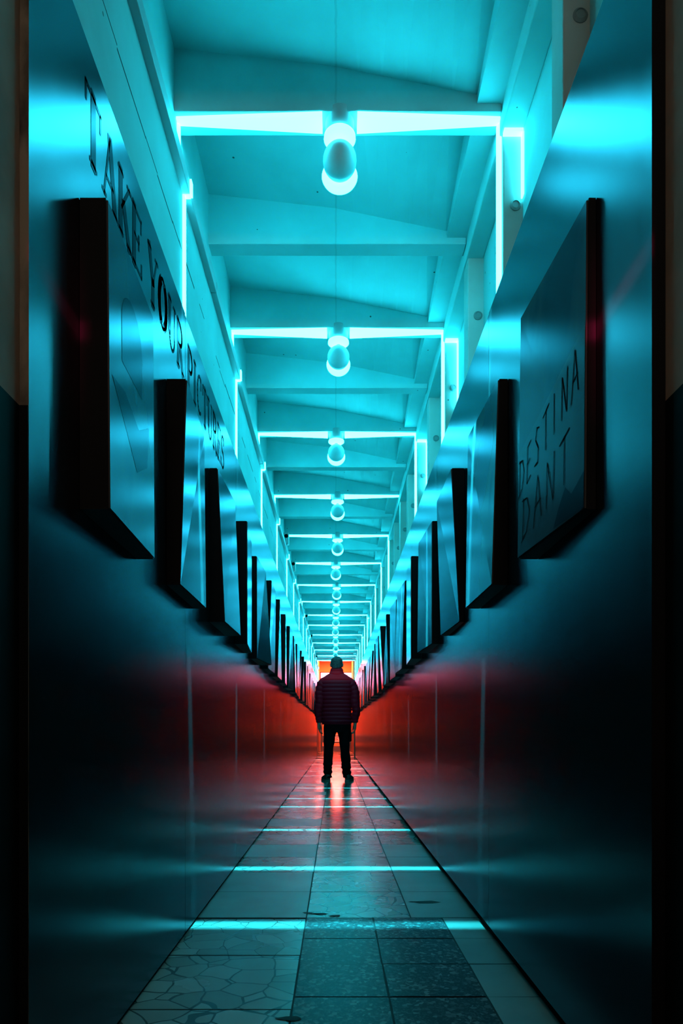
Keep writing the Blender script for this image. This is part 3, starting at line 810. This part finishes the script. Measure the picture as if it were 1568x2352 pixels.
for i in range(19):
    z = 1.510+.105*i/18; t = i/18
    bb = abs(math.sin(math.pi*2*t))**.6*.006
    cr.append(((0, .004+.008*t, z), UX, UY, .118-.040*t**.7+bb, .088-.014*t+bb, 2.1))
loft(bm, cr, 36); obj('collar', bm, M['jacket'], jacket, True)
def sleeve(A, sx):
    bm = bm_new()
    sh = Vector((sx*.150, -.002, 1.435))
    path = [sh, Vector((sx*.205, -.006, 1.388)), Vector(A[1])+Vector((sx*.004, 0, .06)), Vector(A[1])+Vector((sx*.004, 0, -.06)), Vector(A[2]), Vector(A[3])+Vector((0, 0, .09)), Vector(A[3])+Vector((0, 0, .012))]
    rad = [.056, .070, .069, .066, .058, .052, .043]
    m = 60; rings = []
    L = [0]
    for a, b_ in zip(path, path[1:]): L.append(L[-1]+(b_-a).length)
    def at(s):
        s = max(0, min(L[-1], s))
        for i in range(len(L)-1):
            if s <= L[i+1]+1e-9:
                t = (s-L[i])/(L[i+1]-L[i]); p0 = path[max(i-1, 0)]; p1 = path[i]; p2 = path[i+1]; p3 = path[min(i+2, len(path)-1)]
                p = .5*((2*p1)+(p2-p0)*t+(2*p0-5*p1+4*p2-p3)*t*t+(3*p1-p0-3*p2+p3)*t**3)
                return p, rad[i]+(rad[i+1]-rad[i])*t
    for i in range(m+1):
        s = L[-1]*i/m
        p, r = at(s); q0, _ = at(s-.01); q1, _ = at(s+.01)
        t = (q1-q0).normalized(); v = Vector((0, 1, 0)); u = v.cross(t).normalized(); v = t.cross(u).normalized()
        bb = (abs(math.sin(math.pi*s/.060))**.55-.6)*.011
        if i >= m-2: bb -= .004*(i-m+2)
        rings.append((p, u, v, r+bb, r*1.05+bb, 2.1))
    loft(bm, rings, 26)
    return obj('sleeve', bm, M['jacket'], jacket, True)
sleeve(LARM, -1); sleeve(RARM, 1)

# trousers: loose legs with folds at the ankles, patch pocket on the right thigh
bm = bm_new()
loft(bm, [((.010, .004, .70), UX, UY, .170, .100, 2.6), ((.010, .004, .76), UX, UY, .190, .112, 2.6), ((.010, .004, .84), UX, UY, .190, .115, 2.5), ((.008, .004, .90), UX, UY, .175, .108, 2.4)], 40)
def leg(sx, tab):
    rings = []
    m = 64
    for i in range(m+1):
        z = .80-(.80-.055)*i/m
        x0, x1, dy = interp(tab, z)
        wr = .004*math.sin(z*60+sx)+.0025*math.sin(z*133) if z < .30 else .002*math.sin(z*38+sx)
        if z < .22: wr += .006*math.sin((z-.055)*2*math.pi/.062)
        rings.append((((x0+x1)/2, dy, z), UX, UY, (x1-x0)/2+wr, .088+wr-.012*(.8-z), 2.2))
    loft(bm, rings, 30)
leg(-1, [(.80, -.188, .012, .0), (.70, -.187, -.006, .0), (.60, -.186, -.026, .002), (.446, -.184, -.050, .004), (.29, -.190, -.056, .0), (.20, -.190, -.066, -.004), (.13, -.186, -.066, -.006), (.055, -.172, -.070, -.004)])
leg(1, [(.80, .004, .205, .0), (.70, .016, .205, .0), (.60, .032, .184, .002), (.446, .052, .184, .004), (.29, .062, .200, .0), (.20, .070, .200, -.004), (.13, .078, .206, -.006), (.055, .092, .196, -.004)])
trousers = obj('trousers', bm, M['trousers'], man, True)
rm = trousers.modifiers.new('fuse', 'REMESH'); rm.mode = 'VOXEL'; rm.voxel_size = .008; rm.use_smooth_shade = True
bm = bm_new(); hexa(bm, [(.178, -.045, .56), (.178, -.045, .71), (.178, .05, .56), (.178, .05, .71), (.213, -.040, .575), (.211, -.040, .70), (.213, .045, .575), (.211, .045, .70)])
obj('pocket', bm, M['trousers'], trousers, bevel=.008)

# trainers, toes pointing away from us
for sx, x in ((-1, -.140), (1, .165)):
    rz = -sx*.22
    def R(px, py, pz):
        return (x+px*math.cos(rz)-py*math.sin(rz), px*math.sin(rz)+py*math.cos(rz), pz)
    bm = bm_new()
    rows = [(-.085, .026, .075), (-.075, .037, .098), (-.03, .042, .105), (.03, .044, .088), (.10, .050, .066), (.16, .048, .052), (.205, .034, .040), (.220, .012, .032)]
    ringz = []
    u = Vector((math.cos(rz), math.sin(rz), 0))
    for py, hw, h in rows:
        ringz.append((R(0, py, .022+h/2-.006), u, (0, 0, 1), hw, h/2, 2.6))
    loft(bm, ringz, 24)
    shoe = obj('shoe', bm, M['shoe'], man, True)
    bm = bm_new()
    outl = [(-.094, .020), (-.085, .036), (-.03, .044), (.03, .044), (.10, .053), (.165, .050), (.212, .034), (.228, .012)]
    pts = [(-w, y) for y, w in outl]+[(w, y) for y, w in reversed(outl)]
    lo = [bm.verts.new(R(a, b_, .002)) for a, b_ in pts]; hi = [bm.verts.new(R(a*.97, b_, .030)) for a, b_ in pts]
    for i in range(len(pts)):
        j = (i+1) % len(pts); bm.faces.new((lo[i], lo[j], hi[j], hi[i]))
    bm.faces.new(lo); bm.faces.new(hi)
    obj('sole', bm, M['sole'], shoe)
